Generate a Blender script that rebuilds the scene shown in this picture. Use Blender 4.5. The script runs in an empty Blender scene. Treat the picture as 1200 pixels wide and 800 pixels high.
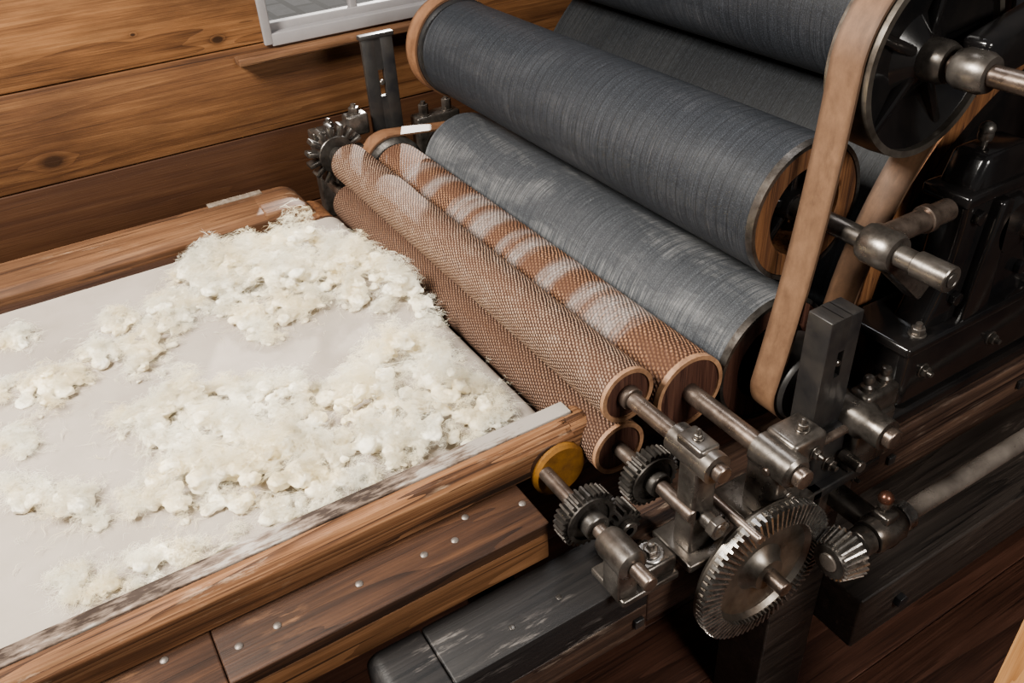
import bpy, bmesh, math, random
from mathutils import Vector, Matrix, noise
R=math.radians; PI=math.pi; rnd=random.Random(7)
COL=bpy.context.scene.collection
CZ=1.75
# ------------------------------------------------------------ camera
F=997.0
d1=Vector((-730,660,-F)).normalized(); d2=Vector((2120,840,-F)).normalized()
AX=-d1; AY=(d2-AX*d2.dot(AX)).normalized(); AZ=AX.cross(AY)
rot=Matrix((AX,AY,AZ))
cam=bpy.data.cameras.new('camera'); co=bpy.data.objects.new('camera',cam); COL.objects.link(co)
cam.sensor_width=36; cam.lens=F/1200*36; cam.clip_start=.02
co.matrix_world=Matrix.Translation((0,0,CZ))@rot.to_4x4()
bpy.context.scene.camera=co
def on_z(px,py,z):
    v=rot@Vector(((px-600)/F,(400-py)/F,-1)); t=(z-CZ)/v.z
    return Vector((v.x*t,v.y*t,z))
# ------------------------------------------------------------ node helpers
def new_mat(name):
    m=bpy.data.materials.new(name); m.use_nodes=True; nt=m.node_tree; nt.nodes.clear()
    out=nt.nodes.new('ShaderNodeOutputMaterial'); b=nt.nodes.new('ShaderNodeBsdfPrincipled')
    nt.links.new(b.outputs[0],out.inputs[0]); return m,nt,b
def put(nt,sock,v):
    if isinstance(v,bpy.types.NodeSocket): nt.links.new(v,sock)
    else: sock.default_value=v
def nd(nt,t,ins=None,**props):
    n=nt.nodes.new(t)
    for k,v in props.items(): setattr(n,k,v)
    for k,v in (ins or {}).items(): put(nt,n.inputs[k],v)
    return n
def M(nt,op,a,b=0.0,c=None,clamp=False):
    n=nt.nodes.new('ShaderNodeMath'); n.operation=op; n.use_clamp=clamp
    put(nt,n.inputs[0],a); put(nt,n.inputs[1],b)
    if c is not None: put(nt,n.inputs[2],c)
    return n.outputs[0]
def mix(nt,f,a,b,bt='MIX'):
    n=nt.nodes.new('ShaderNodeMix'); n.data_type='RGBA'; n.blend_type=bt
    put(nt,n.inputs[0],f)
    put(nt,n.inputs[6],a if not isinstance(a,tuple) else (*a,1)[:4]); put(nt,n.inputs[7],b if not isinstance(b,tuple) else (*b,1)[:4])
    return n.outputs[2]
def ramp(nt,f,stops,interp='LINEAR'):
    n=nt.nodes.new('ShaderNodeValToRGB'); put(nt,n.inputs[0],f)
    e=n.color_ramp.elements; n.color_ramp.interpolation=interp
    C4=lambda c:(c,c,c,1) if not isinstance(c,tuple) else (*c,1)
    e[0].position=stops[0][0]; e[0].color=C4(stops[0][1]); e[1].position=stops[-1][0]; e[1].color=C4(stops[-1][1])
    for p,c in stops[1:-1]: q=e.new(p); q.color=C4(c)
    return n.outputs[0]
def coords(nt,scale=(1,1,1),loc=(0,0,0)):
    tc=nt.nodes.new('ShaderNodeTexCoord'); mp=nt.nodes.new('ShaderNodeMapping')
    mp.inputs['Scale'].default_value=scale; mp.inputs['Location'].default_value=loc
    nt.links.new(tc.outputs['Object'],mp.inputs['Vector']); return mp.outputs[0]
def nz(nt,vec,scale=1,detail=4,rough=.55,dist=0):
    return nd(nt,'ShaderNodeTexNoise',{'Vector':vec,'Scale':scale,'Detail':detail,'Roughness':rough,'Distortion':dist}).outputs['Fac']
def bump(nt,b,h,strength=.3,dist=.002):
    n=nd(nt,'ShaderNodeBump',{'Height':h,'Strength':strength,'Distance':dist}); nt.links.new(n.outputs[0],b.inputs['Normal'])
def wood(name,c1,c2,c3,grain='Y',rough=.65,rings=9,dirt=.3,rows=None,knots=None,spec=.2,ringamt=.16,scuff=None,ringn=10,sc_lo=.56):
    m,nt,b=new_mat(name)
    i='XYZ'.index(grain)
    def sc(across,along):
        v=[across]*3; v[i]=along; return tuple(v)
    v1=coords(nt,sc(rings,rings*.06),(3.1,1.7,2.3))
    sp=nd(nt,'ShaderNodeSeparateXYZ',{0:coords(nt)})
    kn=None
    if knots:
        for (ky,kz,kr) in knots:
            dy=M(nt,'MULTIPLY',M(nt,'SUBTRACT',sp.outputs[1],ky),.62); dz=M(nt,'SUBTRACT',sp.outputs[2],kz)
            d=M(nt,'DIVIDE',M(nt,'SQRT',M(nt,'ADD',M(nt,'MULTIPLY',dy,dy),M(nt,'MULTIPLY',dz,dz))),kr)
            kn=d if kn is None else M(nt,'MINIMUM',kn,d)
    if rows:
        k=M(nt,'FLOOR',M(nt,'DIVIDE',M(nt,'SUBTRACT',sp.outputs[2],rows[0]),rows[1]))
        wn=nd(nt,'ShaderNodeTexWhiteNoise',{'W':k},noise_dimensions='1D')
        v1=nd(nt,'ShaderNodeVectorMath',{0:v1,1:nd(nt,'ShaderNodeVectorMath',{0:wn.outputs['Color'],'Scale':9.0},operation='SCALE').outputs[0]},operation='ADD').outputs[0]
    big=nz(nt,v1,1,3,.5,.5)
    if kn is not None: big=M(nt,'ADD',big,M(nt,'DIVIDE',.22,M(nt,'ADD',M(nt,'MULTIPLY',kn,kn),.8)))
    w=M(nt,'FRACT',M(nt,'MULTIPLY',big,float(ringn)))
    w=M(nt,'POWER',w,1.6)
    fib=nz(nt,coords(nt,sc(340,5)),1,5,.65)
    med=nz(nt,coords(nt,sc(75,2.0)),1,5,.65)
    f=M(nt,'ADD',M(nt,'MULTIPLY',w,ringamt),M(nt,'ADD',M(nt,'MULTIPLY',fib,.4),M(nt,'MULTIPLY',med,.7-ringamt*.5)))
    col=ramp(nt,f,[(.33,c3),(.56,c2),(.74,c1)])
    blot=nz(nt,coords(nt,sc(7,2)),1,6,.65)
    col=mix(nt,ramp(nt,blot,[(.35,dirt),(.62,0.0)]),col,tuple(x*.45 for x in c1))
    crk=nz(nt,coords(nt,sc(130,1.6)),1,3,.5)
    col=mix(nt,ramp(nt,crk,[(.30,.9),(.35,0.0)]),col,tuple(x*.3 for x in c1))
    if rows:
        shade_tone=ramp(nt,M(nt,'DIVIDE',k,8.0),[(0.0,.87),(.30,.4),(.42,.0),(.54,.1),(.7,.3)],'CONSTANT')  # shade on the lower boards painted into their colour, besides board-to-board variation
        col=mix(nt,shade_tone,col,(c2[0]*.13,c2[1]*.1,c2[2]*.1))
    if kn is not None:
        col=mix(nt,ramp(nt,kn,[(.45,.9),(.62,.4),(1.0,0.0)]),col,tuple(x*.3 for x in c1))
    if scuff:
        s1=nz(nt,coords(nt,sc(55,7)),1,6,.75); s2=nz(nt,coords(nt,(9,7,9)),1,3,.5)
        col=mix(nt,M(nt,'MULTIPLY',ramp(nt,s1,[(sc_lo,0.0),(sc_lo+.13,1.0)]),ramp(nt,s2,[(.48,0.0),(.62,.75)])),col,scuff)
    nt.links.new(col,b.inputs['Base Color']); b.inputs['Roughness'].default_value=rough
    b.inputs['Specular IOR Level'].default_value=spec
    bump(nt,b,M(nt,'SUBTRACT',1.0,f),.8,.002); return m
def plain(name,c,rough=.5,metal=0,var=.35,scale=30,c2=None,spec=.5,bmp=.15,rv=.15):
    m,nt,b=new_mat(name); v=coords(nt)
    n=nz(nt,v,scale,6,.65); col=mix(nt,ramp(nt,n,[(.35,0.0),(.68,1.0)]),c,c2 or tuple(x*(1-var) for x in c))
    nt.links.new(col,b.inputs['Base Color'])
    nt.links.new(M(nt,'ADD',M(nt,'MULTIPLY',nz(nt,v,scale*2.3,4),rv*2),rough-rv),b.inputs['Roughness'])
    b.inputs['Metallic'].default_value=metal; b.inputs['Specular IOR Level'].default_value=spec
    if bmp: bump(nt,b,nz(nt,v,scale*6,4),bmp,.001)
    return m
def angx(nt):
    sp=nd(nt,'ShaderNodeSeparateXYZ',{0:coords(nt)})
    return M(nt,'ARCTAN2',sp.outputs[1],sp.outputs[2]),sp.outputs[0]
def cyl_vec(nt,kx,ka):
    a,x=angx(nt)
    return nd(nt,'ShaderNodeCombineXYZ',{0:M(nt,'MULTIPLY',x,kx),1:M(nt,'MULTIPLY',M(nt,'SINE',a),ka),2:M(nt,'MULTIPLY',M(nt,'COSINE',a),ka)}).outputs[0]
def weave(name,count,pitch,tan,dark,lite,patch,slant=.8,bands=None,patch_amt=.75,dust=None):
    m,nt,b=new_mat(name); a,x=angx(nt)
    wob=M(nt,'MULTIPLY',nz(nt,coords(nt),60,2),.8)
    X=M(nt,'ADD',M(nt,'DIVIDE',x,pitch),M(nt,'DIVIDE',a,2*PI))
    row=M(nt,'FLOOR',X); fx=M(nt,'FRACT',X)
    odd=M(nt,'MODULO',row,2.0)
    zig=M(nt,'ADD',M(nt,'MULTIPLY',odd,.5),M(nt,'MULTIPLY',fx,slant))
    U=M(nt,'FRACT',M(nt,'ADD',M(nt,'ADD',M(nt,'MULTIPLY',a,count/(2*PI)),wob),zig))
    tri=M(nt,'SUBTRACT',1.0,M(nt,'ABSOLUTE',M(nt,'SUBTRACT',M(nt,'MULTIPLY',U,2.0),1.0)))
    gap=M(nt,'SMOOTH_MIN',M(nt,'MULTIPLY',fx,4.0),M(nt,'MULTIPLY',M(nt,'SUBTRACT',1.0,fx),4.0),.2,clamp=True)
    h=M(nt,'MULTIPLY',tri,M(nt,'ADD',M(nt,'MULTIPLY',gap,.8),.2))
    h=M(nt,'ADD',h,M(nt,'MULTIPLY',M(nt,'SUBTRACT',nz(nt,coords(nt),240,3),.5),.5))
    col=ramp(nt,h,[(.2,dark),(.48,tan),(.85,lite)])
    pt=nz(nt,cyl_vec(nt,5,1.4),1,6,.65)
    col=mix(nt,ramp(nt,pt,[(.38,patch_amt),(.6,0.0)]),col,patch)
    if dust:
        col=mix(nt,M(nt,'MULTIPLY',ramp(nt,nz(nt,cyl_vec(nt,26,2),1,6,.7),[(.5,0.0),(.7,.5)]),ramp(nt,h,[(.3,.1),(.6,1.0)])),col,dust)
    if bands:
        xn=M(nt,'ADD',M(nt,'DIVIDE',x,1.105),M(nt,'MULTIPLY',M(nt,'SUBTRACT',nz(nt,cyl_vec(nt,90,1.3),1,8,.85),.5),.06))
        bm_=None
        for (c_,w_,s_) in bands:
            q=M(nt,'MULTIPLY',M(nt,'SUBTRACT',1.0,M(nt,'DIVIDE',M(nt,'ABSOLUTE',M(nt,'SUBTRACT',xn,c_)),w_*1.5),clamp=True),s_*1.1)
            bm_=q if bm_ is None else M(nt,'MAXIMUM',bm_,q)
        msk=M(nt,'MULTIPLY',M(nt,'MINIMUM',bm_,.8),ramp(nt,nz(nt,cyl_vec(nt,360,2.5),1,5,.8),[(.36,.1),(.6,1.0)]))
        msk=M(nt,'MULTIPLY',msk,ramp(nt,h,[(.1,.5),(.5,1.0)]))
        col=mix(nt,msk,col,(.36,.335,.32))
    nt.links.new(col,b.inputs['Base Color']); b.inputs['Roughness'].default_value=.65
    b.inputs['Specular IOR Level'].default_value=.25
    bump(nt,b,h,1.0,.003); return m
def cardwire(name,base,lite,dust,amt,rings=.3):
    m,nt,b=new_mat(name); a,x=angx(nt)
    fine=nz(nt,cyl_vec(nt,900,2),1,2,.6)
    med=nz(nt,cyl_vec(nt,420,.5),1,3,.6)
    dots=nz(nt,cyl_vec(nt,480,60),1,2,.6)
    f=M(nt,'ADD',M(nt,'ADD',M(nt,'MULTIPLY',fine,.3),M(nt,'MULTIPLY',med,.2)),M(nt,'MULTIPLY',dots,.5))
    col=ramp(nt,f,[(.36,tuple(c*.6 for c in base)),(.5,base),(.68,lite)])
    pt=nz(nt,cyl_vec(nt,4,1.5),1,6,.65,.6)
    stre=nz(nt,cyl_vec(nt,330,1.2),1,6,.7,.1)
    dm=M(nt,'MULTIPLY',ramp(nt,pt,[(.46,.04),(.7,1.0)]),ramp(nt,stre,[(.42,0.0),(.72,1.0)]))
    col=mix(nt,M(nt,'MULTIPLY',dm,amt,clamp=True),col,dust)
    wisp=nz(nt,cyl_vec(nt,60,6),1,7,.8,1.5)
    col=mix(nt,ramp(nt,wisp,[(.63,0.0),(.73,.5)]),col,dust)
    spir=M(nt,'SINE',M(nt,'ADD',M(nt,'MULTIPLY',x,260),M(nt,'MULTIPLY',a,1.0)))
    col=mix(nt,ramp(nt,spir,[(.9,0.0),(1.0,rings)]),col,tuple(c*.35 for c in base))
    nt.links.new(col,b.inputs['Base Color']); b.inputs['Roughness'].default_value=.55; b.inputs['Specular IOR Level'].default_value=.22
    bump(nt,b,f,.5,.0015); return m
# ------------------------------------------------------------ materials
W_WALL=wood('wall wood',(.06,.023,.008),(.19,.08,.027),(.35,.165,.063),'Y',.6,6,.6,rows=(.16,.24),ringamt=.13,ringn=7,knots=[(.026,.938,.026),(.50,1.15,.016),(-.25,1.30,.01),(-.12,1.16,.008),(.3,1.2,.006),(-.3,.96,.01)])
W_RAIL=wood('rail wood',(.034,.014,.006),(.165,.07,.028),(.34,.175,.08),'Y',.8,12,.6,ringamt=.22,ringn=11,scuff=(.4,.27,.17))
W_FAR=wood('far rail wood',(.04,.018,.009),(.13,.058,.025),(.23,.118,.056),'Y',.65,10,.6,ringamt=.12,scuff=(.3,.2,.13))
W_LEDGE=wood('ledge wood',(.011,.0055,.0035),(.044,.019,.0095),(.1,.044,.019),'Y',.6,12,.6,scuff=(.19,.09,.04),sc_lo=.52)
W_FRONT=wood('ledge front wood',(.07,.029,.01),(.18,.078,.03),(.3,.142,.06),'Y',.65,12,.5)
W_BEAM=wood('beam wood',(.018,.010,.008),(.06,.033,.022),(.125,.07,.044),'Y',.5,12,.65,scuff=(.22,.165,.125))
W_LOW=wood('lower beam wood',(.010,.008,.007),(.03,.023,.019),(.06,.046,.038),'Y',.4,8,.4,scuff=(.14,.11,.09),spec=.4)
W_FLOOR=wood('floor wood',(.02,.009,.006),(.062,.025,.015),(.12,.052,.033),'Y',.4,6,.5,spec=.4)
W_DARK=wood('dark wood',(.014,.007,.005),(.035,.016,.009),(.06,.028,.016),'Y',.5,10,.5)
W_RING=wood('ring wood',(.045,.017,.008),(.15,.06,.021),(.27,.125,.048),'Z',.65,24,.7)
W_END=wood('roller end wood',(.022,.009,.007),(.06,.024,.016),(.11,.05,.032),'Z',.5,24,.3)
W_POST=wood('post wood',(.3,.13,.04),(.45,.22,.08),(.55,.3,.12),'Z',.5,12,.1)
W_BLK=wood('black painted timber',(.004,.004,.0045),(.010,.0088,.0088),(.02,.0175,.0165),'Y',.55,8,.4,scuff=(.26,.23,.21),spec=.3)
BLK=plain('black painted steel',(.008,.008,.0095),.36,.2,.3,14,c2=(.028,.025,.022),rv=.12)
IRON=plain('black enamel iron',(.003,.003,.0035),.14,0,.3,9,c2=(.008,.0068,.0063),spec=.5,rv=.06)
STEEL=plain('oily steel',(.19,.168,.148),.3,.85,.5,22,c2=(.045,.038,.032),rv=.12)
SHAFT=plain('worn shaft steel',(.22,.17,.138),.3,.85,.5,26,c2=(.07,.05,.04))
ROD=plain('polished drive shaft steel',(.23,.198,.17),.3,.55,.5,18,c2=(.12,.1,.085))
GEAR=plain('dark gear steel',(.11,.1,.09),.32,.8,.5,40,c2=(.03,.026,.023))
DISH=plain('worn grey disc steel',(.19,.168,.143),.36,.85,.5,20,c2=(.065,.053,.042))
BRIGHT=plain('bright machined steel',(.46,.44,.41),.3,.95,.3,60,c2=(.18,.16,.145))
BRASS=plain('brown copper cap',(.16,.07,.045),.25,.8,.4,20)
def mk_leather(name,c,c2,x0,x1):
    m,nt,b=new_mat(name); a=nd(nt,'ShaderNodeSeparateXYZ',{0:coords(nt)}).outputs[0]
    n=nz(nt,coords(nt,(40,26,26)),1,7,.7); col=mix(nt,ramp(nt,n,[(.35,0.0),(.68,1.0)]),c,c2)
    e=M(nt,'DIVIDE',M(nt,'ABSOLUTE',a),(x1-x0)/2)
    col=mix(nt,ramp(nt,e,[(.7,0.0),(.97,.75)]),col,tuple(q*.4 for q in c2))
    col=mix(nt,ramp(nt,nz(nt,coords(nt,(30,8,8)),1,5,.7),[(.52,0.0),(.7,.55)]),col,tuple(q*.4 for q in c2))
    nt.links.new(col,b.inputs['Base Color']); b.inputs['Roughness'].default_value=.55; b.inputs['Specular IOR Level'].default_value=.3
    bump(nt,b,n,.3,.001); return m
LEATH=mk_leather('tan belt leather',(.15,.08,.042),(.09,.046,.024),-.027,.027)
LEATH2=mk_leather('brown belt leather',(.2,.095,.045),(.11,.05,.023),-.0275,.0275)
TANEDGE=plain('tan leather edge',(.34,.18,.09),.6,0,.3,40,c2=(.14,.065,.03))
OCHRE=plain('ochre painted wood',(.19,.08,.008),.65,0,.4,26,c2=(.07,.028,.006),spec=.15)
WHITE=plain('grey-white window paint',(.22,.204,.204),.6,0,.12,12)
PALE=plain('pale worn lath',(.2,.165,.13),.8,0,.4,60,c2=(.08,.055,.037),spec=.1)
SCREW=plain('worn screw steel',(.2,.17,.15),.5,.7,.5,90)
WV1=weave('dusty tan wire clothing',46,.006,(.19,.092,.052),(.013,.006,.0045),(.43,.29,.19),(.1,.046,.027),.35,patch_amt=.4,dust=(.46,.35,.27))
WV2=weave('dark brown wire clothing',46,.006,(.14,.063,.033),(.012,.006,.0045),(.3,.18,.115),(.07,.032,.019),.35,patch_amt=.45)
WV3=weave('orange brown wire clothing',52,.0068,(.19,.078,.033),(.012,.005,.0035),(.4,.215,.115),(.085,.036,.019),.3,
  bands=[(.145,.02,.5),(.235,.02,.8),(.345,.016,.9),(.375,.016,.85),(.445,.026,1.1),(.53,.012,.6),(.577,.018,.9),(.675,.02,1.),(.765,.016,.9),(.835,.036,1.4)])
CW_D=cardwire('blue grey card wire',(.0115,.0135,.017),(.035,.04,.048),(.1,.1,.105),.4,.6)
CW_C=cardwire('dusty grey card wire',(.03,.033,.038),(.088,.095,.105),(.29,.288,.285),.85,.4)
CW_E=cardwire('dark card wire',(.0105,.012,.015),(.032,.036,.044),(.08,.08,.085),.4,.5)
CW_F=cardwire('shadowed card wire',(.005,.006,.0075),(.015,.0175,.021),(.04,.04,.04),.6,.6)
def mk_cloth():
    m,nt,b=new_mat('canvas cloth'); v=coords(nt)
    wv=M(nt,'ADD',nz(nt,coords(nt,(500,120,1)),1,2),nz(nt,coords(nt,(120,500,1)),1,2))
    col=mix(nt,ramp(nt,nz(nt,v,5,5,.6),[(.35,0.0),(.7,1.0)]),(.36,.31,.262),(.275,.233,.193))
    st=ramp(nt,nz(nt,coords(nt,(14,14,14)),1,5,.7),[(.6,0.0),(.75,.35)]); col=mix(nt,st,col,(.22,.175,.13))
    nt.links.new(col,b.inputs['Base Color']); b.inputs['Roughness'].default_value=.85; b.inputs['Specular IOR Level'].default_value=.1
    bump(nt,b,M(nt,'ADD',wv,M(nt,'MULTIPLY',nz(nt,v,12,3),4)),.15,.002); return m
CLOTH=mk_cloth()
def mk_wool(name,c1,c2,tr,bm_):
    m,nt,b=new_mat(name); v=coords(nt); out=nt.nodes['Material Output']; nt.nodes.remove(b)
    col=mix(nt,ramp(nt,nz(nt,v,12,5,.6),[(.42,0.0),(.7,1.0)]),c1,c2)
    df=nd(nt,'ShaderNodeBsdfDiffuse',{'Color':col}); tl=nd(nt,'ShaderNodeBsdfTranslucent',{'Color':col}); s=nt.nodes.new('ShaderNodeMixShader'); s.inputs[0].default_value=tr
    nt.links.new(df.outputs[0],s.inputs[1]); nt.links.new(tl.outputs[0],s.inputs[2]); nt.links.new(s.outputs[0],out.inputs[0])
    if bm_:
        h=M(nt,'ADD',M(nt,'MULTIPLY',nz(nt,v,320,5,.75,4),.4),nz(nt,v,100,4,.6,4)); n=nd(nt,'ShaderNodeBump',{'Height':h,'Strength':.5,'Distance':.0025}); nt.links.new(n.outputs[0],df.inputs['Normal'])
    return m
WOOL=mk_wool('cream wool',(1,.95,.8),(.99,.86,.56),.12,True)
FIBER=mk_wool('cream wool fibres',(1,.97,.86),(1,.91,.66),.42,False)
def mk_edging():
    m,nt,b=new_mat('worn black and white edging')
    n=nz(nt,coords(nt,(160,30,60)),1,6,.7); n2=nz(nt,coords(nt,(12,4.2,15)),1,4,.6)
    f=M(nt,'ADD',M(nt,'MULTIPLY',n,.35),M(nt,'MULTIPLY',n2,.65))
    nt.links.new(ramp(nt,f,[(.42,(.03,.022,.018)),(.49,(.15,.11,.085)),(.54,(.3,.265,.23))]),b.inputs['Base Color']); b.inputs['Roughness'].default_value=.95; b.inputs['Specular IOR Level'].default_value=.03
    return m
EDGE=mk_edging()
def mk_glass():
    m,nt,b=new_mat('window glass'); out=nt.nodes['Material Output']
    t=nt.nodes.new('ShaderNodeBsdfTransparent'); g=nt.nodes.new('ShaderNodeBsdfGlossy'); g.inputs['Roughness'].default_value=.05
    s=nt.nodes.new('ShaderNodeMixShader'); s.inputs[0].default_value=.02
    nt.links.new(t.outputs[0],s.inputs[1]); nt.links.new(g.outputs[0],s.inputs[2]); nt.links.new(s.outputs[0],out.inputs[0]); return m
GLASS=mk_glass()
def mk_pave():
    m,nt,b=new_mat('cobbled paving')
    br=nd(nt,'ShaderNodeTexBrick',{'Vector':coords(nt),'Color1':(.045,.045,.048,1),'Color2':(.018,.018,.021,1),'Mortar':(.003,.003,.003,1),'Scale':1.3,'Mortar Size':.035})
    nt.links.new(mix(nt,ramp(nt,nz(nt,coords(nt),12,5,.7),[(.4,0.0),(.7,.6)]),br.outputs[0],(.012,.012,.012)),b.inputs['Base Color']); b.inputs['Roughness'].default_value=.9; b.inputs['Specular IOR Level'].default_value=.1; return m
PAVE=mk_pave()
# ------------------------------------------------------------ geometry helpers
class MB:
    def __init__(s): s.bm=bmesh.new()
    def box(s,x0,x1,y0,y1,z0,z1,bev=.003):
        b=bmesh.new(); bmesh.ops.create_cube(b,size=1)
        for v in b.verts: v.co=Vector(((x0+x1)/2+v.co.x*(x1-x0),(y0+y1)/2+v.co.y*(y1-y0),(z0+z1)/2+v.co.z*(z1-z0)))
        if bev: bmesh.ops.bevel(b,geom=b.edges[:],offset=bev,segments=3,affect='EDGES',profile=.5)
        s.merge(b); return s
    def merge(s,b,mat=None):
        me=bpy.data.meshes.new('t'); b.to_mesh(me); b.free()
        if mat: me.transform(mat)
        s.bm.from_mesh(me); bpy.data.meshes.remove(me)
    def lathe(s,prof,o,axis='X',seg=48):
        o=Vector(o); bm=s.bm; rings=[]
        def P(t,r,k):
            c,q=r*math.cos(k),r*math.sin(k)
            return o+(Vector((t,c,q)) if axis=='X' else Vector((c,t,q)) if axis=='Y' else Vector((c,q,t)))
        for t,r in prof:
            rings.append([bm.verts.new(P(t,0,0))] if r<1e-6 else [bm.verts.new(P(t,r,2*PI*i/seg)) for i in range(seg)])
        for a,b in zip(rings,rings[1:]):
            for i in range(seg):
                j=(i+1)%seg
                if len(a)==1 and len(b)==1: break
                if len(a)==1: bm.faces.new((a[0],b[i],b[j]))
                elif len(b)==1: bm.faces.new((a[i],a[j],b[0]))
                else: bm.faces.new((a[i],a[j],b[j],b[i]))
        for q in (rings[0],rings[-1]):
            if len(q)>1 and prof[0]!=prof[-1]: bm.faces.new(q)
        return s
    def cyl(s,o,r,t0,t1,axis='X',seg=32,bev=.0015):
        return s.lathe([(t0,r-bev),(t0+bev,r),(t1-bev,r),(t1,r-bev)],o,axis,seg)
    def ring(s,o,ri,ro,t0,t1,axis='X',seg=64):
        return s.lathe([(t0,ri),(t0,ro),(t1,ro),(t1,ri),(t0,ri)],o,axis,seg)
    def prism(s,poly,axis,lo,hi,bev=0):
        b=bmesh.new()
        def P(p,t): return (t,p[0],p[1]) if axis=='X' else (p[0],t,p[1]) if axis=='Y' else (p[0],p[1],t)
        A=[b.verts.new(P(p,lo)) for p in poly]; B=[b.verts.new(P(p,hi)) for p in poly]
        b.faces.new(A); b.faces.new(B)
        for i in range(len(A)):
            j=(i+1)%len(A); b.faces.new((A[i],A[j],B[j],B[i]))
        bmesh.ops.recalc_face_normals(b,faces=b.faces[:])
        if bev: bmesh.ops.bevel(b,geom=b.edges[:],offset=bev,segments=3,affect='EDGES',profile=.5)
        s.merge(b); return s
    def hexa(s,o,r,t0,t1,axis='X',ph=0):
        c=(o[1],o[2]) if axis=='X' else (o[0],o[2]) if axis=='Y' else (o[0],o[1])
        b0=(o[0],o[1],o[2])['XYZ'.index(axis)]
        return s.prism([(c[0]+r*math.cos(ph+k*PI/3),c[1]+r*math.sin(ph+k*PI/3)) for k in range(6)],axis,b0+t0,b0+t1,.0012)
    def bar(s,p,q,w,h,bev=.003):
        p,q=Vector(p),Vector(q); L=(q-p).length; b=bmesh.new(); bmesh.ops.create_cube(b,size=1)
        for v in b.verts: v.co=Vector((v.co.x*w,v.co.y*h,(v.co.z+.5)*L))
        if bev: bmesh.ops.bevel(b,geom=b.edges[:],offset=bev,segments=2,affect='EDGES',profile=.5)
        s.merge(b,Matrix.Translation(p)@(q-p).to_track_quat('Z','Y').to_matrix().to_4x4()); return s
    def gear(s,o,r0,r1,n,x0,x1,ph=0,duty=.5):
        P=[]
        for k in range(n):
            for f,r in ((-.5*duty-.12,r0),(-.5*duty+.08,r1),(.5*duty-.08,r1),(.5*duty+.12,r0)):
                a=2*PI*(k+f)/n+ph; P.append((o[1]+r*math.cos(a),o[2]+r*math.sin(a)))
        return s.prism(P,'X',o[0]+x0,o[0]+x1)
    def build(s,name,mat,parent=None,origin=None,label=None,smooth=40):
        o0=Vector(origin) if origin is not None else (parent_origin(parent) if parent else Vector((0,0,0)))
        bmesh.ops.recalc_face_normals(s.bm,faces=s.bm.faces[:])
        me=bpy.data.meshes.new(name); s.bm.to_mesh(me); s.bm.free()
        me.transform(Matrix.Translation(-o0))
        me.polygons.foreach_set('use_smooth',[True]*len(me.polygons))
        me.set_sharp_from_angle(angle=R(smooth))
        me.materials.append(mat)
        o=bpy.data.objects.new(name,me); COL.objects.link(o)
        if parent: o.parent=parent; o.location=o0-parent_origin(parent); o['_w']=list(o0)
        else: o.location=o0; o['_w']=list(o0)
        if label: o['label']=label
        return o
def parent_origin(p): return Vector(p['_w'])
def thing(name,label,cat,loc,group=None):
    o=bpy.data.objects.new(name,None); COL.objects.link(o); o.location=loc; o['_w']=list(loc)
    o.empty_display_size=.05; o['label']=label; o['category']=cat
    if group: o['group']=group
    return o
def tag(o,label,cat,kind=None,group=None):
    o['label']=label; o['category']=cat
    if kind: o['kind']=kind
    if group: o['group']=group
    return o
def struct(o,label=None):
    o['kind']='structure'
    if label: o['label']=label
    return o
# ------------------------------------------------------------ setting
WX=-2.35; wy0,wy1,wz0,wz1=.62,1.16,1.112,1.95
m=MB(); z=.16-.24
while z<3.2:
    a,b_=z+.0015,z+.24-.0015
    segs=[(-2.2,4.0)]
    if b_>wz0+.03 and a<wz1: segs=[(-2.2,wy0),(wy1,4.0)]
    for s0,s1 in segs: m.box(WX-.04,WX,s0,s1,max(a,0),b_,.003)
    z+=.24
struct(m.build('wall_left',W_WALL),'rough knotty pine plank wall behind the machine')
m=MB(); m.box(-2.4,2.2,4.0,4.04,0,3.2,0); struct(m.build('wall_back',W_DARK))
m=MB()
x=-2.4
while x<2.2: m.box(x+.001,x+.179,-2.2,4,-.03,0,.002); x+=.18
struct(m.build('floor',W_FLOOR),'dark red-brown plank floor')
m=MB(); m.box(-12,-2.42,-6,8,.2,.25,0); struct(m.build('ground',PAVE),'grey cobbled paving outside the window')
wt=thing('window_1','white painted sash window above the plank wall, looking out on paving','window',(WX,1.0,wz0)); del wt['category']; wt['kind']='structure'
m=MB()
m.box(WX-.06,WX+.010,wy0-.002,wy0+.022,wz0,wz1); m.box(WX-.06,WX+.012,wy1-.03,wy1+.002,wz0,wz1)
m.box(WX-.06,WX+.010,wy0,wy1,wz1-.04,wz1); m.box(WX-.06,WX+.010,wy0+.018,wy1-.02,wz0-.005,wz0+.028)
m.box(WX-.05,WX-.02,wy0+.02,wy1-.03,wz0+.025,wz0+.048)
m.build('window_frame',WHITE,wt)
m=MB()
m.box(WX-.045,WX-.022,.884,.906,wz0+.045,wz1-.03)
for zz in (1.5,1.76): m.box(WX-.045,WX-.022,wy0+.02,wy1-.03,zz-.011,zz+.011)
m.build('muntins',WHITE,wt)
m=MB(); m.box(WX-.036,WX-.032,wy0+.02,wy1-.03,wz0+.045,wz1-.03,0); m.build('pane',GLASS,wt)
m=MB(); m.box(WX-.03,WX+.045,wy0-.09,wy1+.05,wz0-.032,wz0-.012,.004); m.build('window_sill',W_FAR,wt)
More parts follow.
